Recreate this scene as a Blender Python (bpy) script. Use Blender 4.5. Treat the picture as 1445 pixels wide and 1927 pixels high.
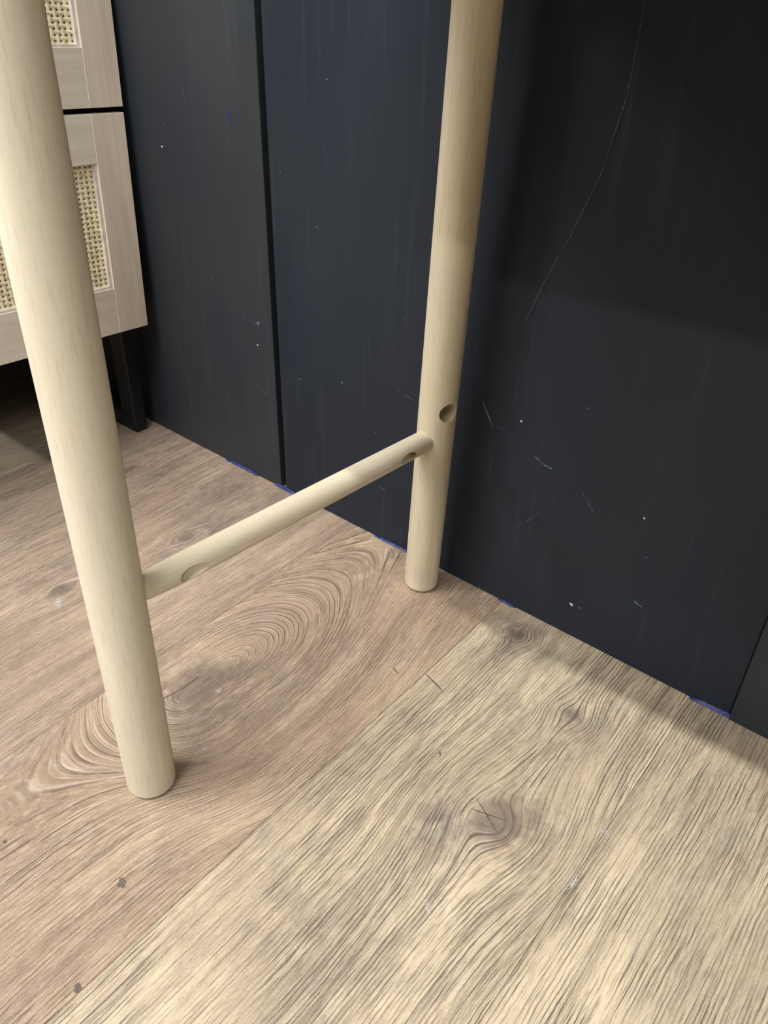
import bpy, bmesh, math, random
from mathutils import Vector, Matrix
for o in list(bpy.data.objects): bpy.data.objects.remove(o)
sc = bpy.context.scene
COL = sc.collection
S = 0.6            # metres per survey unit (the camera stands one unit above the floor)
random.seed(7)

# ------------------------------------------------------------------ camera
F_PX, PITCH, ROLL, YAW = 1489.723, math.radians(34.00682825), math.radians(-358.33092072), math.radians(-398.32054257)
cd = bpy.data.cameras.new('camera'); cam = bpy.data.objects.new('camera', cd); COL.objects.link(cam)
cd.sensor_fit = 'VERTICAL'; cd.sensor_height = 24.0; cd.lens = 24.0 * F_PX / 1927.0
cd.clip_start = 0.01; cd.clip_end = 100
fw = Vector((math.sin(YAW) * math.cos(PITCH), math.cos(YAW) * math.cos(PITCH), -math.sin(PITCH)))
r0 = Vector((math.cos(YAW), -math.sin(YAW), 0)); u0 = r0.cross(fw)
ri = math.cos(ROLL) * r0 + math.sin(ROLL) * u0; up = -math.sin(ROLL) * r0 + math.cos(ROLL) * u0
M = Matrix((ri, up, -fw)).transposed().to_4x4(); M.translation = Vector((0, 0, S))
cam.matrix_world = M
sc.camera = cam

# ------------------------------------------------------------------ world, lamps, exposure
w = bpy.data.worlds.new('room_light'); sc.world = w; w.use_nodes = True
w.node_tree.nodes['Background'].inputs[0].default_value = (0.93, 0.96, 1.0, 1)
w.node_tree.nodes['Background'].inputs[1].default_value = 0.15

def strip(name, x0, x1, y, z, width, power, color=(1, 0.99, 0.985), aim=None):
    l = bpy.data.lights.new(name, 'AREA'); l.shape = 'RECTANGLE'
    l.size = (x1 - x0) * S; l.size_y = width * S; l.energy = power; l.color = color
    o = bpy.data.objects.new(name, l); COL.objects.link(o)
    o.location = ((x0 + x1) / 2 * S, y * S, z * S)
    if aim:
        d = Vector(aim) * S - Vector(o.location)
        ang = math.atan2(-d.y, -d.z)
        o.rotation_euler = (-ang, 0, 0)
    return o
strip('ceiling_strip_near', -4.4, 0.9, -2.394, 6.0, 0.085, 330, aim=(-1, 0.6, 0))
strip('ceiling_strip_far', -4.0, 2.2, -6.72, 6.0, 0.20, 195, aim=(-1, 0.8, 0))
strip('ceiling_strip_far_left', -9.0, -6.0, -6.72, 6.0, 0.20, 150, aim=(-1, 0.8, 0))
strip('fill_left', -2.5, -1.3, -0.4, 4.5, 0.3, 12)  # added fill, no fixture: gives the left wall board more light

strip('fill_right', 3.2, 6.4, -3.0, 6.0, 0.4, 120, aim=(-1, 0.6, 0))  # added fill, no fixture: brightens the drawer fronts
sc.view_settings.view_transform = 'Standard'; sc.view_settings.look = 'None'
sc.view_settings.gamma = 1.0; sc.view_settings.use_curve_mapping = False
sc.view_settings.exposure = -0.58

# ------------------------------------------------------------------ node expression helper
class X:
    def __init__(s, g, v): s.g, s.v = g, v
    def m(s, op, *a, clamp=False):
        n = s.g.nt.nodes.new('ShaderNodeMath'); n.operation = op; n.use_clamp = clamp
        for i, q in enumerate((s,) + a):
            if isinstance(q, X): s.g.nt.links.new(q.v, n.inputs[i])
            else: n.inputs[i].default_value = float(q)
        return X(s.g, n.outputs[0])
    def __add__(s, o): return s.m('ADD', o)
    def __radd__(s, o): return s.m('ADD', o)
    def __sub__(s, o): return s.m('SUBTRACT', o)
    def __rsub__(s, o): return (s * -1) + o
    def __mul__(s, o): return s.m('MULTIPLY', o)
    def __rmul__(s, o): return s.m('MULTIPLY', o)
    def __truediv__(s, o): return s.m('DIVIDE', o)
    def ss(s, a, b):
        n = s.g.nt.nodes.new('ShaderNodeMapRange'); n.interpolation_type = 'SMOOTHSTEP'
        s.g.nt.links.new(s.v, n.inputs[0]); n.inputs[1].default_value = a; n.inputs[2].default_value = b
        return X(s.g, n.outputs[0])
class G:
    def __init__(g, name):
        g.mat = bpy.data.materials.new(name); g.mat.use_nodes = True; g.nt = g.mat.node_tree
        g.b = g.nt.nodes['Principled BSDF']
    def coord(g, kind='Object', scale=1.0):
        if kind == 'World':
            n = g.nt.nodes.new('ShaderNodeNewGeometry'); out = n.outputs['Position']
        else:
            n = g.nt.nodes.new('ShaderNodeTexCoord'); out = n.outputs[kind]
        s = g.nt.nodes.new('ShaderNodeSeparateXYZ'); g.nt.links.new(out, s.inputs[0])
        return [X(g, s.outputs[i]) * scale for i in range(3)]
    def noise(g, x, y, z=0.0, detail=2.0, rough=0.5, dist=0.0):
        c = g.nt.nodes.new('ShaderNodeCombineXYZ')
        for i, q in enumerate((x, y, z)):
            if isinstance(q, X): g.nt.links.new(q.v, c.inputs[i])
            else: c.inputs[i].default_value = float(q)
        n = g.nt.nodes.new('ShaderNodeTexNoise'); n.inputs['Scale'].default_value = 1.0
        n.inputs['Detail'].default_value = detail; n.inputs['Roughness'].default_value = rough
        n.inputs['Distortion'].default_value = dist
        g.nt.links.new(c.outputs[0], n.inputs['Vector']); return X(g, n.outputs[0])
    def mix(g, f, a, b, mode='MIX'):
        n = g.nt.nodes.new('ShaderNodeMix'); n.data_type = 'RGBA'; n.blend_type = mode
        if isinstance(f, X): g.nt.links.new(f.v, n.inputs[0])
        else: n.inputs[0].default_value = f
        for q, i in ((a, 6), (b, 7)):
            if isinstance(q, tuple): n.inputs[i].default_value = q + (1,)
            else: g.nt.links.new(q, n.inputs[i])
        return n.outputs[2]
    def bump(g, h, strength, dist):
        n = g.nt.nodes.new('ShaderNodeBump'); n.inputs['Strength'].default_value = strength
        n.inputs['Distance'].default_value = dist
        g.nt.links.new(h.v, n.inputs['Height']); g.nt.links.new(n.outputs[0], g.b.inputs['Normal'])
    def col(g, c): g.nt.links.new(c, g.b.inputs['Base Color'])
    def rough(g, r):
        if isinstance(r, X): g.nt.links.new(r.v, g.b.inputs['Roughness'])
        else: g.b.inputs['Roughness'].default_value = r

def lin(r, g, b):
    f = lambda c: (c / 255 / 12.92) if c / 255 <= 0.04045 else ((c / 255 + 0.055) / 1.055) ** 2.4
    return (f(r), f(g), f(b))

def floor_material(name, seed, base, light, dark, push=(), rings=None, groove=1.0, bend=0.010, smudge=()):
    """Embossed oak look. push: (u, v, su, sv, k) knots the grain flows round; rings: (u, v, H, L0, L1) a cathedral figure."""
    g = G(name); x, y, z = g.coord('World', 1 / S)
    wob = (g.noise(x * 4, y * 2.2, seed, 2) - 0.5)
    f = x + wob * bend * 2 + (g.noise(x * 34, y * 24, seed + 7.7, 2, .6) - 0.5) * 0.0035
    knot = None
    for (ku, kv, su, sv, k) in push:
        a = ((x - ku) / su); b = ((y - kv) / sv)
        e = (a * a + b * b) * -1
        e = e.m('EXPONENT')
        f = f - (f - ku) * (e * k)
        e3 = (e * e) * (e * e)
        knot = e3 if knot is None else knot.m('MAXIMUM', e3)
    if rings:
        ku, kv, H, L0, L1 = rings
        dv = y - kv
        t = dv.m('MAXIMUM', 0) / L1 - dv.m('MINIMUM', 0) / L0
        h = ((t * t * -1).m('EXPONENT') * -1 + 1) * H
        a = f - ku
        # the figure is drawn only inside its own reach: beyond it the grain runs straight
        f = (a * a + h * h).m('SQRT') + (a * 0.15)
        e = ((a / 0.055) * (a / 0.055) + (dv / 0.075) * (dv / 0.075)) * -1
        e = e.m('EXPONENT')
        knot = e if knot is None else knot.m('MAXIMUM', e)
    # grooves: the regular early-wood lines of the grain, broken along their length, and fine pores between
    ph = f * (2 * math.pi * 175) + g.noise(f * 22, y * 2.6, seed + 4.4, 2) * 11
    line = ph.m('SINE').ss(0.52, 0.98)
    seg = g.noise(f * 190, y * 8, seed + 3.1, 1.5, 0.5).ss(0.40, 0.56)
    n2 = g.noise(f * 520, y * 20, seed + 9.7, 1.0, 0.5).ss(0.55, 0.70)
    n1 = g.noise(f * 340, y * 9, seed + 6.1, 1.0, 0.5).ss(0.57, 0.64)
    amt = g.noise(x * 9, y * 5, seed + 5, 2).ss(0.36, 0.62)       # places where the emboss fades to a smooth patch
    gro = ((line * seg * 1.0 + n1 * 0.42 + n2 * 0.45) * (amt * 0.55 + 0.42)).m('MINIMUM', 1.0)
    # growth bands and cloudy tone
    band = g.noise(f * 34, y * 1.6, seed + 1.7, 3, 0.6).ss(0.36, 0.68)
    cloud = g.noise(x * 7, y * 4.2, seed + 2.2, 4, 0.6).ss(0.36, 0.68)
    c = g.mix(cloud, base, light)
    c = g.mix(band * 0.55, c, g.mix(0.55, base, dark))
    gray = g.noise(x * 12 + 4, y * 6, seed + 8.8, 4, 0.65).ss(0.56, 0.72)
    c = g.mix(gray * 0.45, c, lin(150, 140, 132))
    for (su_, sv_, ra, rb, st) in smudge:
        a_ = (x - su_) / ra; b_ = (y - sv_) / rb
        e_ = ((a_ * a_ + b_ * b_) * -1).m('EXPONENT') * g.noise(x * 26, y * 16, seed + su_ * 9, 4, .65).ss(.36, .62)
        c = g.mix(e_ * st, c, lin(112, 98, 90))
    c = g.mix(gro * (0.84 * groove), c, dark)
    hl = (ph + 0.95).m('SINE').ss(0.4, 0.98) * seg * (gro * -1 + 1) * amt  # painted glint: pale specular edge beside each groove
    c = g.mix(hl * 0.28, c, lin(236, 226, 205))
    grit = g.noise(x * 520, y * 420, seed + 15, 3, .7)
    c = g.mix(grit.ss(.50, .75) * 0.28, c, dark)
    c = g.mix(grit.ss(.48, .28) * 0.14, c, lin(232, 224, 208))
    tick = g.noise(f * 700, y * 60, seed + 12, 2, .6)
    c = g.mix(tick.ss(.52, .72) * 0.30, c, dark)
    c = g.mix(tick.ss(.48, .30) * 0.16, c, lin(236, 226, 208))
    if knot is not None:
        kn = (knot + (g.noise(x * 60, y * 60, seed, 3) - 0.5) * 0.8).ss(0.2, 0.95)
        c = g.mix(kn * 0.72, c, lin(104, 90, 80))
    g.col(c)
    h = gro * -1 + g.noise(x * 420, y * 240, seed, 2) * 0.18
    g.bump(h, 0.75, 0.0011)
    g.rough(gro * 0.2 + 0.48)
    g.b.inputs['Specular IOR Level'].default_value = 0.4
    return g.mat

def oak_material(name, base, light, pore, yellow):
    g = G(name); x, y, z = g.coord('Object', 1 / S)
    n = g.noise(x * 16, y * 16, z * 1.6, 3, 0.55, 0.6)
    cath = g.noise(x * 46, y * 46, z * 2.2, 2, 0.5, 1.2)
    rip = ((cath * 38).m('SINE') * 0.5 + 0.5)
    u = y.m('ARCTAN2', x) * 0.035
    fleck = g.noise(u * 420, z * 26, 3.3, 1.5, 0.5).ss(0.56, 0.70)
    fine = g.noise(u * 900, z * 26, 7.7, 2, 0.5)
    streak = g.noise(u * 130, z * 3.5, 1.1, 3, 0.55)
    c = g.mix(n.ss(0.35, 0.65), base, light)
    c = g.mix(rip * 0.20, c, yellow)
    c = g.mix(streak.ss(.45, .7) * .35, c, yellow)
    c = g.mix(fine.ss(0.4, 0.75) * 0.25, c, yellow)
    c = g.mix(fleck * 0.24, c, pore)
    g.col(c); g.rough(0.55)
    g.b.inputs['Specular IOR Level'].default_value = 0.35
    g.bump(fleck * -1 + fine * 0.3, 0.10, 0.0003)
    return g.mat

def paint_material(name, c1, c2, rough=0.42, spec=0.5):
    g = G(name); x, y, z = g.coord('World', 1 / S)
    n = g.noise(x * 2.4, y * 2.4, z * 1.3, 4, 0.55)
    roller = g.noise(x * 240, y * 240, z * 200, 2, 0.6)
    streak = g.noise(x * 55, y * 55, z * 3.0, 3, 0.6)
    c = g.mix(n.ss(0.35, 0.65), c1, c2)
    c = g.mix(streak.ss(0.55, 0.8) * 0.18, c, lin(74, 80, 92))
    g.col(c); g.rough(n * 0.12 + (rough - 0.06))
    g.b.inputs['Specular IOR Level'].default_value = spec
    g.bump(roller + streak * 0.4, 0.10, 0.0005)
    return g.mat

def plain(name, c, rough=0.5, alpha_noise=None):
    g = G(name)
    x, y, z = g.coord('World', 1 / S)
    n = g.noise(x * 60, y * 60, z * 60, 3)
    g.col(g.mix(n.ss(0.3, 0.7), c, tuple(q * 0.8 for q in c))); g.rough(rough)
    if alpha_noise:
        a = g.noise(x * 330, y * 330, z * 330, 2, 0.7).ss(alpha_noise[0], alpha_noise[1]) * alpha_noise[2]
        g.nt.links.new(a.v, g.b.inputs['Alpha'])
    return g.mat

# ------------------------------------------------------------------ mesh helpers
def obj(name, bm, mat, parent=None, smooth=False, matrix=None):
    me = bpy.data.meshes.new(name); bm.normal_update(); bm.to_mesh(me); bm.free()
    if mat: me.materials.append(mat)
    if smooth:
        for p in me.polygons: p.use_smooth = True
    o = bpy.data.objects.new(name, me); COL.objects.link(o)
    if parent: o.parent = parent
    if matrix is not None: o.matrix_local = matrix
    return o
def empty(name, loc=(0, 0, 0)):
    o = bpy.data.objects.new(name, None); COL.objects.link(o); o.location = loc; o.empty_display_size = .05; return o
def box_bm(x0, x1, y0, y1, z0, z1, bev=0.0, seg=1, bm=None):
    own = bm is None
    if own: bm = bmesh.new()
    r = bmesh.ops.create_cube(bm, size=1)
    for v in r['verts']:
        v.co = Vector(((x0 + x1) / 2 + v.co.x * (x1 - x0), (y0 + y1) / 2 + v.co.y * (y1 - y0), (z0 + z1) / 2 + v.co.z * (z1 - z0))) * S
    if bev and own: bmesh.ops.bevel(bm, geom=list(bm.edges), offset=bev * S, segments=seg, affect='EDGES', profile=0.5)
    return bm
def rod_bm(profile, seg=64):
    """Turned rod along local z; profile = [(z, r)...] in survey units."""
    bm = bmesh.new(); rings = []
    for z, r in profile:
        rings.append([bm.verts.new((r * S * math.cos(2 * math.pi * k / seg), r * S * math.sin(2 * math.pi * k / seg), z * S)) for k in range(seg)])
    for a, b in zip(rings, rings[1:]):
        for k in range(seg): bm.faces.new((a[k], a[(k + 1) % seg], b[(k + 1) % seg], b[k]))
    bm.faces.new(rings[0][::-1]); bm.faces.new(rings[-1])
    return bm
def along(p, q):
    """matrix with origin p and local z towards q (survey units)"""
    p, q = Vector(p) * S, Vector(q) * S
    m = (q - p).to_track_quat('Z', 'Y').to_matrix().to_4x4(); m.translation = p; return m
def cut(o, cutters):
    """bore holes: boolean, evaluated and written back into the mesh"""
    for c in cutters:
        md = o.modifiers.new('bore', 'BOOLEAN'); md.operation = 'DIFFERENCE'; md.object = c; md.solver = 'EXACT'
    bpy.context.view_layer.update()
    dg = bpy.context.evaluated_depsgraph_get()
    me = bpy.data.meshes.new_from_object(o.evaluated_get(dg), depsgraph=dg)
    o.modifiers.clear(); o.data = me
    me.polygons.foreach_set('use_smooth', [True] * len(me.polygons)); me.update()
    try: me.set_sharp_from_angle(angle=math.radians(35))
    except Exception: pass
    for c in cutters: bpy.data.objects.remove(c)

# ------------------------------------------------------------------ floor
floor = empty('floor'); floor['kind'] = 'structure'
sub = obj('underlay', box_bm(-4.0, 2.2, -2.6, 1.25, -0.03, -0.0135), plain('underlay_dark', lin(110, 95, 80)), floor)
PW = 0.3815; X0 = -0.549
warm = (lin(166, 142, 119), lin(186, 163, 137), lin(84, 67, 55))
brown = (lin(162, 140, 120), lin(182, 159, 136), lin(80, 65, 54))
pale = (lin(186, 168, 141), lin(205, 188, 158), lin(78, 67, 58))
yel = (lin(183, 166, 140), lin(201, 184, 155), lin(78, 69, 58))
specs = {
    -3: dict(cols=brown, push=[(-1.5, 0.9, .03, .06, 1.3)]),
    -2: dict(cols=brown, push=[(-1.177, .81, .045, .06, 1.1), (-1.22, .54, .04, .07, 1.1)], groove=.6, smudge=[(-1.25, .99, .16, .07, .7), (-1.17, .87, .08, .06, .7), (-1.13, .76, .10, .05, .6), (-1.30, .56, .07, .1, .6)]),
    -1: dict(cols=warm, rings=(-.822, .545, .17, .13, .30), bend=.010, groove=.80, smudge=[(-.79, .56, .10, .13, .75), (-.85, .97, .13, .07, .55), (-.72, .62, .05, .15, .4)]),
    0: dict(cols=pale, push=[(-.29, .66, .10, .12, .72), (-.305, .651, .04, .035, 1.05), (-.476, 1.012, .04, .03, .9), (-.308, .904, .04, .04, .8)], smudge=[(-.36, .59, .05, .06, .8), (-.47, 1.0, .09, .06, .8), (-.41, .36, .08, .09, .5), (-.30, .89, .05, .05, .7), (-.38, .84, .025, .08, .6), (-.25, .70, .05, .05, .5), (-.30, .30, .06, .14, .5)]),
    1: dict(cols=yel, push=[(-.02, .2, .05, .1, 1.1)]),
}
for i in range(-9, 7):
    sp = specs.get(i, dict(cols=(warm, brown, pale)[i % 3], push=[(X0 + (i + .5) * PW, .1, .04, .08, 1.3)]))
    c = sp['cols']
    m = floor_material('oak_plank_finish_%d' % (i + 9), 13.7 * i + 2.3, c[0], c[1], c[2], sp.get('push', ()), sp.get('rings'), sp.get('groove', 1.0), sp.get('bend', .010), sp.get('smudge', ()))
    off = [-.35, .0, -.8, -.15][i % 4]
    ys = [-2.6, off - .3, 1.2]
    for a, b in zip(ys, ys[1:]):
        g = 0.0003
        obj('plank', box_bm(X0 + i * PW + g, X0 + (i + 1) * PW - g, a + g, b - g, -0.0135, random.uniform(-.0004, 0), bev=.0007), m, floor)

# ------------------------------------------------------------------ walls
TILT = -0.0125
wall = empty('wall_back', (-.05 * S, 1.0695 * S, 0)); wall.rotation_euler.z = TILT; wall['kind'] = 'structure'
ox = -.05
def wl(x): return x - ox
navy = paint_material('charcoal_navy_paint', lin(29, 36, 46), lin(35, 41, 49), .5, .25)
navy2 = paint_material('charcoal_navy_paint_paler', lin(39, 44, 51), lin(48, 52, 54), .5, .3)  # paler, greyer tone for the left and right boards
HW = 4.0
left_b = obj('wall_board', box_bm(wl(-1.80), wl(-1.167), 0.0, 0.02, 0.0, HW, bev=.0012), navy2, wall)
mid_b = obj('wall_board', box_bm(wl(-1.150), wl(-.107), 0.0, 0.02, 0.0, HW, bev=.0010), navy, wall)
right_b = obj('wall_board', box_bm(wl(-.1055), wl(1.4), -0.006, 0.02, 0.0, HW, bev=.0012), navy2, wall)
far_b = obj('wall_board', box_bm(wl(-3.6), wl(-1.806), 0.0, 0.02, 0.0, HW, bev=.0012), navy, wall)
core = obj('wall_core', box_bm(wl(-3.6), wl(1.4), 0.03, 0.12, 0.0, HW), navy, wall)
wleft = obj('wall_left', box_bm(-2.62, -2.52, .05, 1.0695 - TILT * 2.4, 0.0, HW), navy); wleft['kind'] = 'structure'

def ribbon(pts, widths, lift=0.0006, thick=0.0005, jit=0.0, plane='wall'):
    """thin raised flake or scratch along pts; wall pts are (x, z), floor pts (x, y)"""
    bm = bmesh.new(); Q = [Vector(p) for p in pts]; rows = []; P = []; W = []
    n = len(Q) - 1; sub = 6 if n < 5 else 3
    for i in range(n * sub + 1):
        k = min(i // sub, n - 1); t = (i - k * sub) / sub
        wa, wb = (widths[k], widths[k + 1]) if isinstance(widths, (list, tuple)) else (widths, widths)
        P.append(Q[k].lerp(Q[k + 1], t)); W.append((wa + (wb - wa) * t) * (.12 + .88 * math.sin(math.pi * (i + .3) / (n * sub + .6)) ** .8))
    widths = W
    for i, p in enumerate(P):
        t = (P[min(i + 1, len(P) - 1)] - P[max(i - 1, 0)]).normalized(); n = Vector((-t.y, t.x))
        wd = widths[i] if isinstance(widths, (list, tuple)) else widths
        for s in (-1, 1): rows.append(p + n * s * wd * .5 * (1 + random.uniform(-jit, jit)))
    def v3(q, d):
        if plane == 'wall': return bm.verts.new(Vector((wl(q.x), -(lift + d), q.y)) * S)
        return bm.verts.new(Vector((q.x, q.y, lift + d)) * S)
    lo = [v3(q, -lift) for q in rows]; hi = [v3(q, thick) for q in rows]
    for i in range(len(P) - 1):
        a, b, c, d = 2 * i, 2 * i + 1, 2 * i + 3, 2 * i + 2
        bm.faces.new((hi[a], hi[b], hi[c], hi[d])); bm.faces.new((lo[d], lo[c], lo[b], lo[a]))
        bm.faces.new((lo[a], hi[a], hi[d], lo[d])); bm.faces.new((hi[b], lo[b], lo[c], hi[c]))
    n = 2 * (len(P) - 1)
    bm.faces.new((lo[0], lo[1], hi[1], hi[0])); bm.faces.new((lo[n], hi[n], hi[n + 1], lo[n + 1]))
    bmesh.ops.recalc_face_normals(bm, faces=bm.faces); return bm
faint = plain('faint_scuff', lin(104, 112, 128), .5, (.35, .7, .45))
pale_s = plain('pale_scuff', lin(140, 152, 172), .5, (.38, .6, .8))
blue_s = plain('blue_flake', lin(44, 58, 128), .5)
chip = plain('white_chip', lin(214, 216, 220), .6)
chip_f = plain('white_floor_fleck', lin(214, 208, 200), .6, (.42, .7, .8))
dent = plain('dark_dent', lin(112, 102, 96), .6, (.3, .6, .8))
def wm(name, pts, wd, m, jit=.3): return obj(name, ribbon(pts, wd, jit=jit), m, wall)
wm('long_scratch', [(-.466, 1.06), (-.472, .985), (-.474, .883), (-.492, .785), (-.525, .695), (-.557, .618), (-.578, .557)], [.003, .003, .003, .003, .003, .004, .006], plain('long_scuff', lin(84, 90, 102), .5, (.3, .6, .6)), .1)
for pts, wd, m in [
    ([(-.64, .397), (-.627, .377), (-.614, .356)], .0022, pale_s), ([(-.612, .362), (-.595, .36), (-.574, .352)], .0016, faint),
    ([(-.53, .335), (-.51, .325), (-.49, .322)], .002, pale_s), ([(-.493, .244), (-.52, .205), (-.548, .174)], .0022, faint),
    ([(-.61, .30), (-.61, .27), (-.60, .25)], .003, faint), ([(-.43, .30), (-.415, .285), (-.40, .27)], .006, faint),
    ([(-.305, .139), (-.297, .136), (-.288, .134)], .002, pale_s), ([(-.302, .236), (-.306, .228)], .006, faint),
    ([(-1.252, .788), (-1.2512, .775), (-1.2505, .765)], .003, blue_s), ([(-1.262, .392), (-1.24, .389), (-1.208, .386)], .004, faint),
    ([(-1.255, .385), (-1.253, .372)], .0035, faint), ([(-1.212, .392), (-1.204, .389)], .007, pale_s),
    ([(-1.247, .33), (-1.243, .30), (-1.235, .27)], .003, faint), ([(-1.235, .243), (-1.22, .238), (-1.18, .225)], .0025, faint),
    ([(-1.38, .82), (-1.376, .79), (-1.37, .76)], .004, faint), ([(-1.455, .76), (-1.45, .74)], .005, faint),
    ([(-1.2, .12), (-1.198, .08)], .005, faint), ([(-1.30, .045), (-1.28, .043)], .004, faint),
    ([(-.83, .36), (-.80, .353), (-.77, .35)], .0025, faint), ([(-.87, .13), (-.85, .127)], .003, faint)]:
    wm('scuff', pts, wd, m)
for x, z, r in [(-.562, .388, .0035), (-.412, .07, .006), (-.396, .071, .003), (-.322, .3, .0035), (-1.469, .701, .004), (-.605, .006, .003), (-1.35, .455, .003),
                (-1.215, .34, .0035), (-1.0, .86, .003), (-1.03, .62, .003), (-.97, .33, .003), (-.88, .25, .0025), (-.36, .2, .002), (-.24, .06, .003),
                (-.27, .17, .0025), (-.45, .45, .002), (-.82, .5, .0025), (-1.12, .7, .003), (-1.09, .3, .0025), (-.78, .12, .003)]:
    wm('paint_chip', [(x - r * .5, z + r * .3), (x + r * .2, z), (x + r * .6, z - r * .4)], [r * .5, r * .8, r * .3], chip if r > .0034 else pale_s, .4)

def base_strip(x0, x1, m, h=.008, n=30, label=None):
    bm = bmesh.new(); top = []; bot = []; f1 = []
    for k in range(n + 1):
        x = x0 + (x1 - x0) * k / n; env = math.sin(math.pi * k / n) ** .4
        top.append(bm.verts.new(Vector((wl(x), -.0005, h * .85 * env * random.uniform(.75, 1.1) + .0008)) * S))
        bot.append(bm.verts.new(Vector((wl(x), -.005 * random.uniform(.8, 1.1), .0012)) * S))
        f1.append(bm.verts.new(Vector((wl(x), .0, .0004)) * S))
    for k in range(n):
        bm.faces.new((bot[k], bot[k + 1], top[k + 1], top[k])); bm.faces.new((top[k], top[k + 1], f1[k + 1], f1[k])); bm.faces.new((f1[k], f1[k + 1], bot[k + 1], bot[k]))
    o = obj('blue_base_strip', bm, m, wall); o['label'] = label; return o
blue = plain('blue_tape', lin(34, 50, 112), .5)
base_strip(-1.36, -1.245, blue, .006, label='ragged blue edge at foot of left wall board')
base_strip(-1.185, -1.12, blue, .010, label='ragged blue edge below the dark wall joint')
base_strip(-.875, -.75, blue, .004, label='thin blue edge behind the far table leg')
base_strip(-.56, -.52, blue, .004, label='short blue fleck along wall foot')
base_strip(-.172, .05, blue, .010, n=40, label='longest blue edge at wall foot on the right')

# flecks on the floor, each a thin flake
def fm(name, pts, wd, m): return obj(name, ribbon(pts, wd, jit=.4, plane='floor', thick=.0004), m, floor)
for pts, wd, m, nm in [
    ([(-.175, .737), (-.166, .74), (-.157, .733)], .006, chip_f, 'white_fleck'), ([(-.168, .655), (-.166, .64), (-.168, .628)], .007, chip_f, 'white_fleck'),
    ([(-.305, .493), (-.296, .49), (-.288, .483)], .005, chip_f, 'white_fleck'), ([(-.555, .919), (-.53, .912), (-.505, .9), (-.485, .888)], .004, chip_f, 'white_scratch'),
    ([(-.527, .293), (-.523, .289)], .005, chip_f, 'white_fleck'), ([(-1.2, .52), (-1.186, .513), (-1.172, .508)], .012, chip_f, 'white_fleck'),
    ([(-.79, .57), (-.786, .555)], .009, chip_f, 'white_fleck'), ([(-.715, .475), (-.708, .463)], .006, chip_f, 'white_fleck'),
    ([(-.547, .821), (-.524, .815), (-.5, .808)], .0022, dent, 'dark_scratch'), ([(-.6, .797), (-.583, .79)], .002, dent, 'dark_scratch'),
    ([(-.632, .258), (-.618, .252)], .010, dent, 'dark_dent'), ([(-.43, .703), (-.425, .695)], .003, dent, 'dark_dent'),
    ([(-.558, .147), (-.55, .139)], .008, dent, 'dark_dent'), ([(-.80, .19), (-.796, .186)], .005, dent, 'dark_dent'),
    ([(-.337, .667), (-.312, .654), (-.286, .640)], .0016, dent, 'knot_crack'), ([(-.335, .648), (-.313, .655), (-.287, .664)], .0016, dent, 'knot_crack'),
    ([(-.845, .485), (-.838, .525), (-.838, .56)], .0018, dent, 'knot_crack'), ([(-1.45, .95), (-1.44, .945)], .005, chip_f, 'white_fleck'),
    ([(-1.3, .98), (-1.295, .975)], .005, chip_f, 'white_fleck'), ([(-.02, .39), (-.01, .385)], .004, chip_f, 'white_fleck')]:
    fm(nm, pts, wd, m)

# ------------------------------------------------------------------ table
oakL = oak_material('pale_oak', lin(212, 202, 180), lin(224, 216, 197), lin(172, 160, 138), lin(213, 201, 173))
oakR = oak_material('pale_oak_shaded', lin(208, 196, 170), lin(222, 212, 190), lin(160, 146, 120), lin(204, 187, 152))  # same pale oak; shade on the wall-side legs painted as a yellower tone
oakS = oak_material('pale_oak_stretcher', lin(212, 200, 174), lin(228, 218, 197), lin(178, 164, 140), lin(212, 197, 164))
pad_m = plain('felt_pad', lin(40, 36, 34), .9)
table = empty('side_table', (-.712 * S, .70 * S, 0))
table['label'] = 'pale oak table with round legs joined by a low side stretcher, against the dark wall'
table['category'] = 'table'
TM = Matrix.Translation(-Vector(table.location))
ZT = 1.17
def leg(x0, y0, a, b, r, m, holes=()):
    bot = Vector((x0, y0, 0)); top = Vector((x0 + a * ZT, y0 + b * ZT, ZT)); L = (top - bot).length
    prof = [(.004, r * .86), (.0046, r * .93), (.0065, r * .975), (.010, r)] + [(z, r) for z in (.3, .6, .9)] + [(L, r)]
    o = obj('leg', rod_bm(prof, 96), m, None, True, along(bot, top))
    p = obj('felt_pad', rod_bm([(0, r * .82), (.0045, r * .82)], 48), pad_m, None, False, along(bot, top))
    cs = []
    for (hz, az, hr, depth) in holes:
        c = bot + (top - bot) * (hz / ZT); d = Vector((math.cos(az), math.sin(az), 0))
        cs.append(obj('bore', rod_bm([(0, hr * .9), (.004, hr), (.08, hr)], 48), None, None, False, along(c + d * (r - depth), c + d)))
    if cs: cut(o, cs)
    else:
        o.data.set_sharp_from_angle(angle=math.radians(40))
    o.parent = table; o.matrix_local = TM @ along(bot, top)
    p.parent = o; p.matrix_local = Matrix.Identity(4)
    return o
leg(-.72549, .38016, .03446, -.00673, .03527, oakL)
legR = leg(-.70336, 1.01511, .04768, -.02534, .03267, oakR, [(.402, math.radians(-18), .0178, .042)])
leg(.745, .38, -.034, -.0067, .035, oakL)
leg(.745, 1.01, -.034, -.025, .033, oakR)
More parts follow.
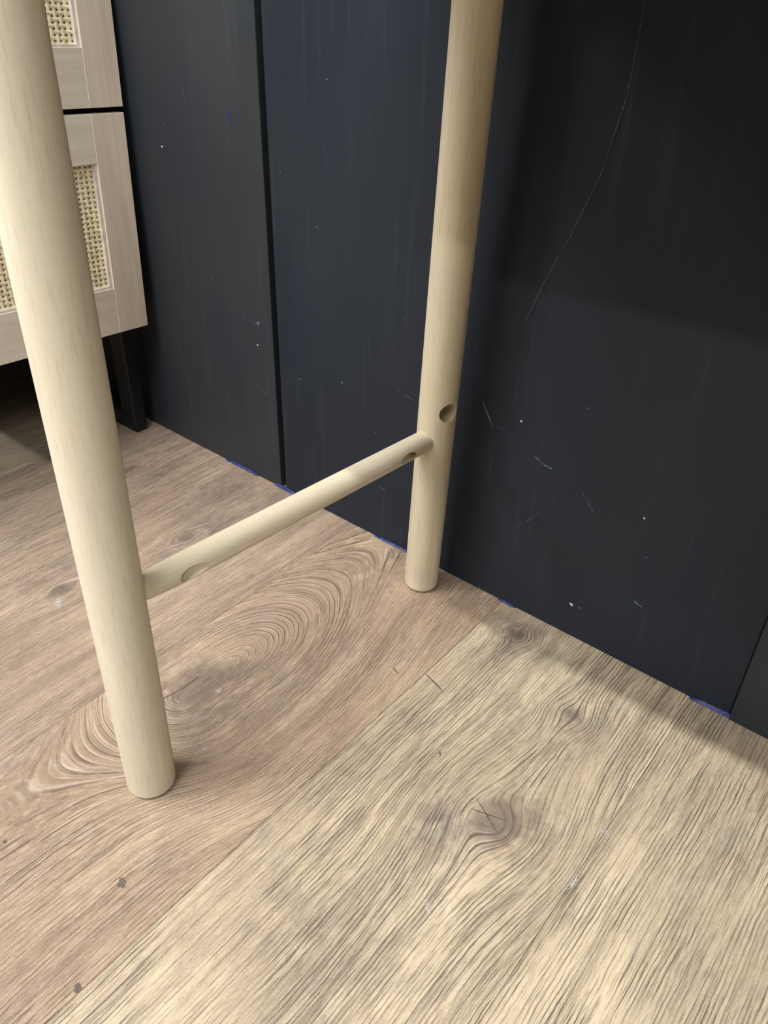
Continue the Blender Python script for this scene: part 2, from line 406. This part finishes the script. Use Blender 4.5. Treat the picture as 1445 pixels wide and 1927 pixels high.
def stretcher(p, q, m, pockets):
    p, q = Vector(p), Vector(q); L = (q - p).length; ax = (q - p).normalized(); r = .0195
    o = obj('stretcher', rod_bm([(0, r * .8), (.02, r * .86), (.05, r * .97), (.075, r), (L * .5, r), (L - .03, r * .97), (L, r * .93)], 72), m, None, True, along(p, q))
    cs = []
    for (t, sgn, ang, tilt, hr, push) in pockets:
        rad = Vector((math.cos(ang), 0, math.sin(ang))); rad = (rad - ax * rad.dot(ax)).normalized()
        c = p + ax * t + rad * push
        d = (ax * sgn * math.cos(tilt) + rad * math.sin(tilt)).normalized()
        cs.append(obj('bore', rod_bm([(0, hr), (.12, hr)], 40), None, None, False, along(c, c + d)))
    if cs: cut(o, cs)
    o.parent = table; o.matrix_local = TM @ along(p, q)
    return o
SA = (-.713, .395, .357); SB = (-.688, .995, .343)
stretcher(SA, SB, oakS, [(.060, 1, math.radians(-4), math.radians(24), .0098, .0065), (.546, -1, math.radians(-6), math.radians(25), .0088, .0060)])
stretcher((.733, .395, .357), (.733, .995, .343), oakS, [])
top_o = obj('tabletop', box_bm(-.80, .82, .33, 1.03, ZT, ZT + .045, bev=.006, seg=2), oakL, table, False, TM)
for y0 in (.40, .95): obj('apron', box_bm(-.66, .68, y0, y0 + .03, 1.08, ZT, bev=.002), oakL, table, False, TM)
for x0 in (-.70, .69): obj('apron', box_bm(x0, x0 + .03, .40, .98, 1.08, ZT, bev=.002), oakL, table, False, TM)

# ------------------------------------------------------------------ chest of drawers with cane panels
def panel_wood(name, vertical, a, b, c_):
    g = G(name); x, y, z = g.coord('World', 1 / S)
    s, t = (y, z) if vertical else (z, y)
    n = g.noise(s * 60, t * 4, x * 2, 4, .6, .4); bnd = g.noise(s * 12, t * 1.6, 3.0, 2, .5, .8)
    c = g.mix(n.ss(.3, .7), a, b); c = g.mix(bnd.ss(.4, .7) * .5, c, c_)
    g.col(c); g.rough(.45); return g.mat
wv = panel_wood('washed_oak_upright', True, lin(218, 204, 184), lin(232, 220, 202), lin(206, 189, 168))
wh = panel_wood('washed_oak_cross', False, lin(218, 207, 188), lin(232, 222, 206), lin(208, 195, 176))
lipm = plain('white_inner_lip', lin(232, 222, 210), .4)
canem = plain('woven_cane', lin(252, 240, 200), .5)
back_m = plain('cane_backing', lin(196, 160, 108), .8)
blackm = paint_material('black_lacquer', lin(22, 22, 24), lin(30, 30, 31), .45, .3)
XF = -1.56; K = .9905
cab = empty('chest_of_drawers', (XF * S, .7 * S, 0))
cab['label'] = 'washed oak chest of drawers with woven cane fronts on a black sled base'
cab['category'] = 'chest of drawers'
CT = Matrix.Translation(-Vector(cab.location))
YR, YL = 1.052, .36
Z0 = .305
ROT = Matrix.Translation(Vector((XF, YR, Z0)) * S) @ Matrix.Rotation(-math.radians(2.2), 4, 'X') @ Matrix.Translation(-Vector((XF, YR, Z0)) * S)
carc = obj('carcass', box_bm(XF - .90, XF - .03, YL + .01, YR - .03, .335, 1.40, bev=.002), paint_material('dark_carcass', lin(30, 27, 25), lin(36, 32, 29), .6, .2), cab, False, CT)
def drawer(z0, z1, zr0, zr1):
    """one front: two stiles, two rails, white inner lip, cane panel over a backing board"""
    T = .03; st = .077
    root = obj('drawer', box_bm(XF - .026, XF - .0172, YL + .01, YR - .01, z0 + .01, z1 - .01), back_m, cab, False, CT @ ROT)
    for a, b in ((YR - st, YR), (YL, YL + st)):
        obj('stile', box_bm(XF - .02, XF, a, b, z0, z1, bev=.0006), wv, root)
    obj('rail', box_bm(XF - .02, XF - .0005, YL + st, YR - st, z0, zr0, bev=.0005), wh, root)
    obj('rail', box_bm(XF - .02, XF - .0005, YL + st, YR - st, zr1, z1, bev=.0005), wh, root)
    ya, yb = YL + st, YR - st
    lp = bmesh.new()
    for q in ((yb - .0075, yb, zr0, zr1), (ya, ya + .0075, zr0, zr1), (ya + .0075, yb - .0075, zr0, zr0 + .005), (ya + .0075, yb - .0075, zr1 - .002, zr1)):
        box_bm(XF - .016, XF - .004, q[0], q[1], q[2], q[3], bm=lp)
    obj('inner_lip', lp, lipm, root)
    # cane: flat strands woven over and under, gaps left open
    bm = bmesh.new(); sy, sz = .0118, .0101; wd = .0082; xc = XF - .0135; amp = .0012
    ys = [ya + sy * (k + .3) for k in range(int((yb - ya) / sy))]; zs = [zr0 + sz * (k + .45) for k in range(int((zr1 - zr0) / sz))]
    def strand(pts, nrm, hw):
        prev = None
        for p in pts:
            cur = [bm.verts.new((p + nrm * s * hw + Vector((dx, 0, 0))) * S) for s, dx in ((-1, -.0006), (-.5, .0007), (.5, .0007), (1, -.0006))]
            if prev:
                for k in range(3): bm.faces.new((prev[k], prev[k + 1], cur[k + 1], cur[k]))
            prev = cur
    for i, y in enumerate(ys):
        pts = [Vector((xc - amp, y, zr0))]
        for j, z in enumerate(zs): pts.append(Vector((xc + (amp if (i + j) % 2 else -amp), y + random.uniform(-.0006, .0006), z)))
        pts.append(Vector((xc - amp, y, zr1))); strand(pts, Vector((0, 1, 0)), wd / 2)
    for j, z in enumerate(zs):
        pts = [Vector((xc - amp, ya, z))]
        for i, y in enumerate(ys): pts.append(Vector((xc + (-amp if (i + j) % 2 else amp), y, z + random.uniform(-.0006, .0006))))
        pts.append(Vector((xc - amp, yb, z))); strand(pts, Vector((0, 0, 1)), .0068 / 2)
    cn = obj('cane_panel', bm, canem, root, True); cn['kind'] = 'stuff'
    return root
drawer(Z0, .757, .407, .665)
drawer(.768, 1.20, .872, 1.10)
base = obj('sled_base', box_bm(-1.64 - .5, -1.635, 1.022, 1.058, .0, .045, bev=.003), blackm, cab, False, CT)
obj('post', box_bm(-1.690, -1.635, 1.022, 1.058, .045, .345, bev=.003), blackm, base)
obj('post', box_bm(-2.14, -2.085, 1.022, 1.058, .045, .345, bev=.003), blackm, base)
base2 = obj('sled_base', box_bm(-1.64 - .5, -1.635, .37, .406, .0, .045, bev=.003), blackm, cab, False, CT)
obj('post', box_bm(-1.690, -1.635, .37, .406, .045, .345, bev=.003), blackm, base2)
obj('post', box_bm(-2.14, -2.085, .37, .406, .045, .345, bev=.003), blackm, base2)
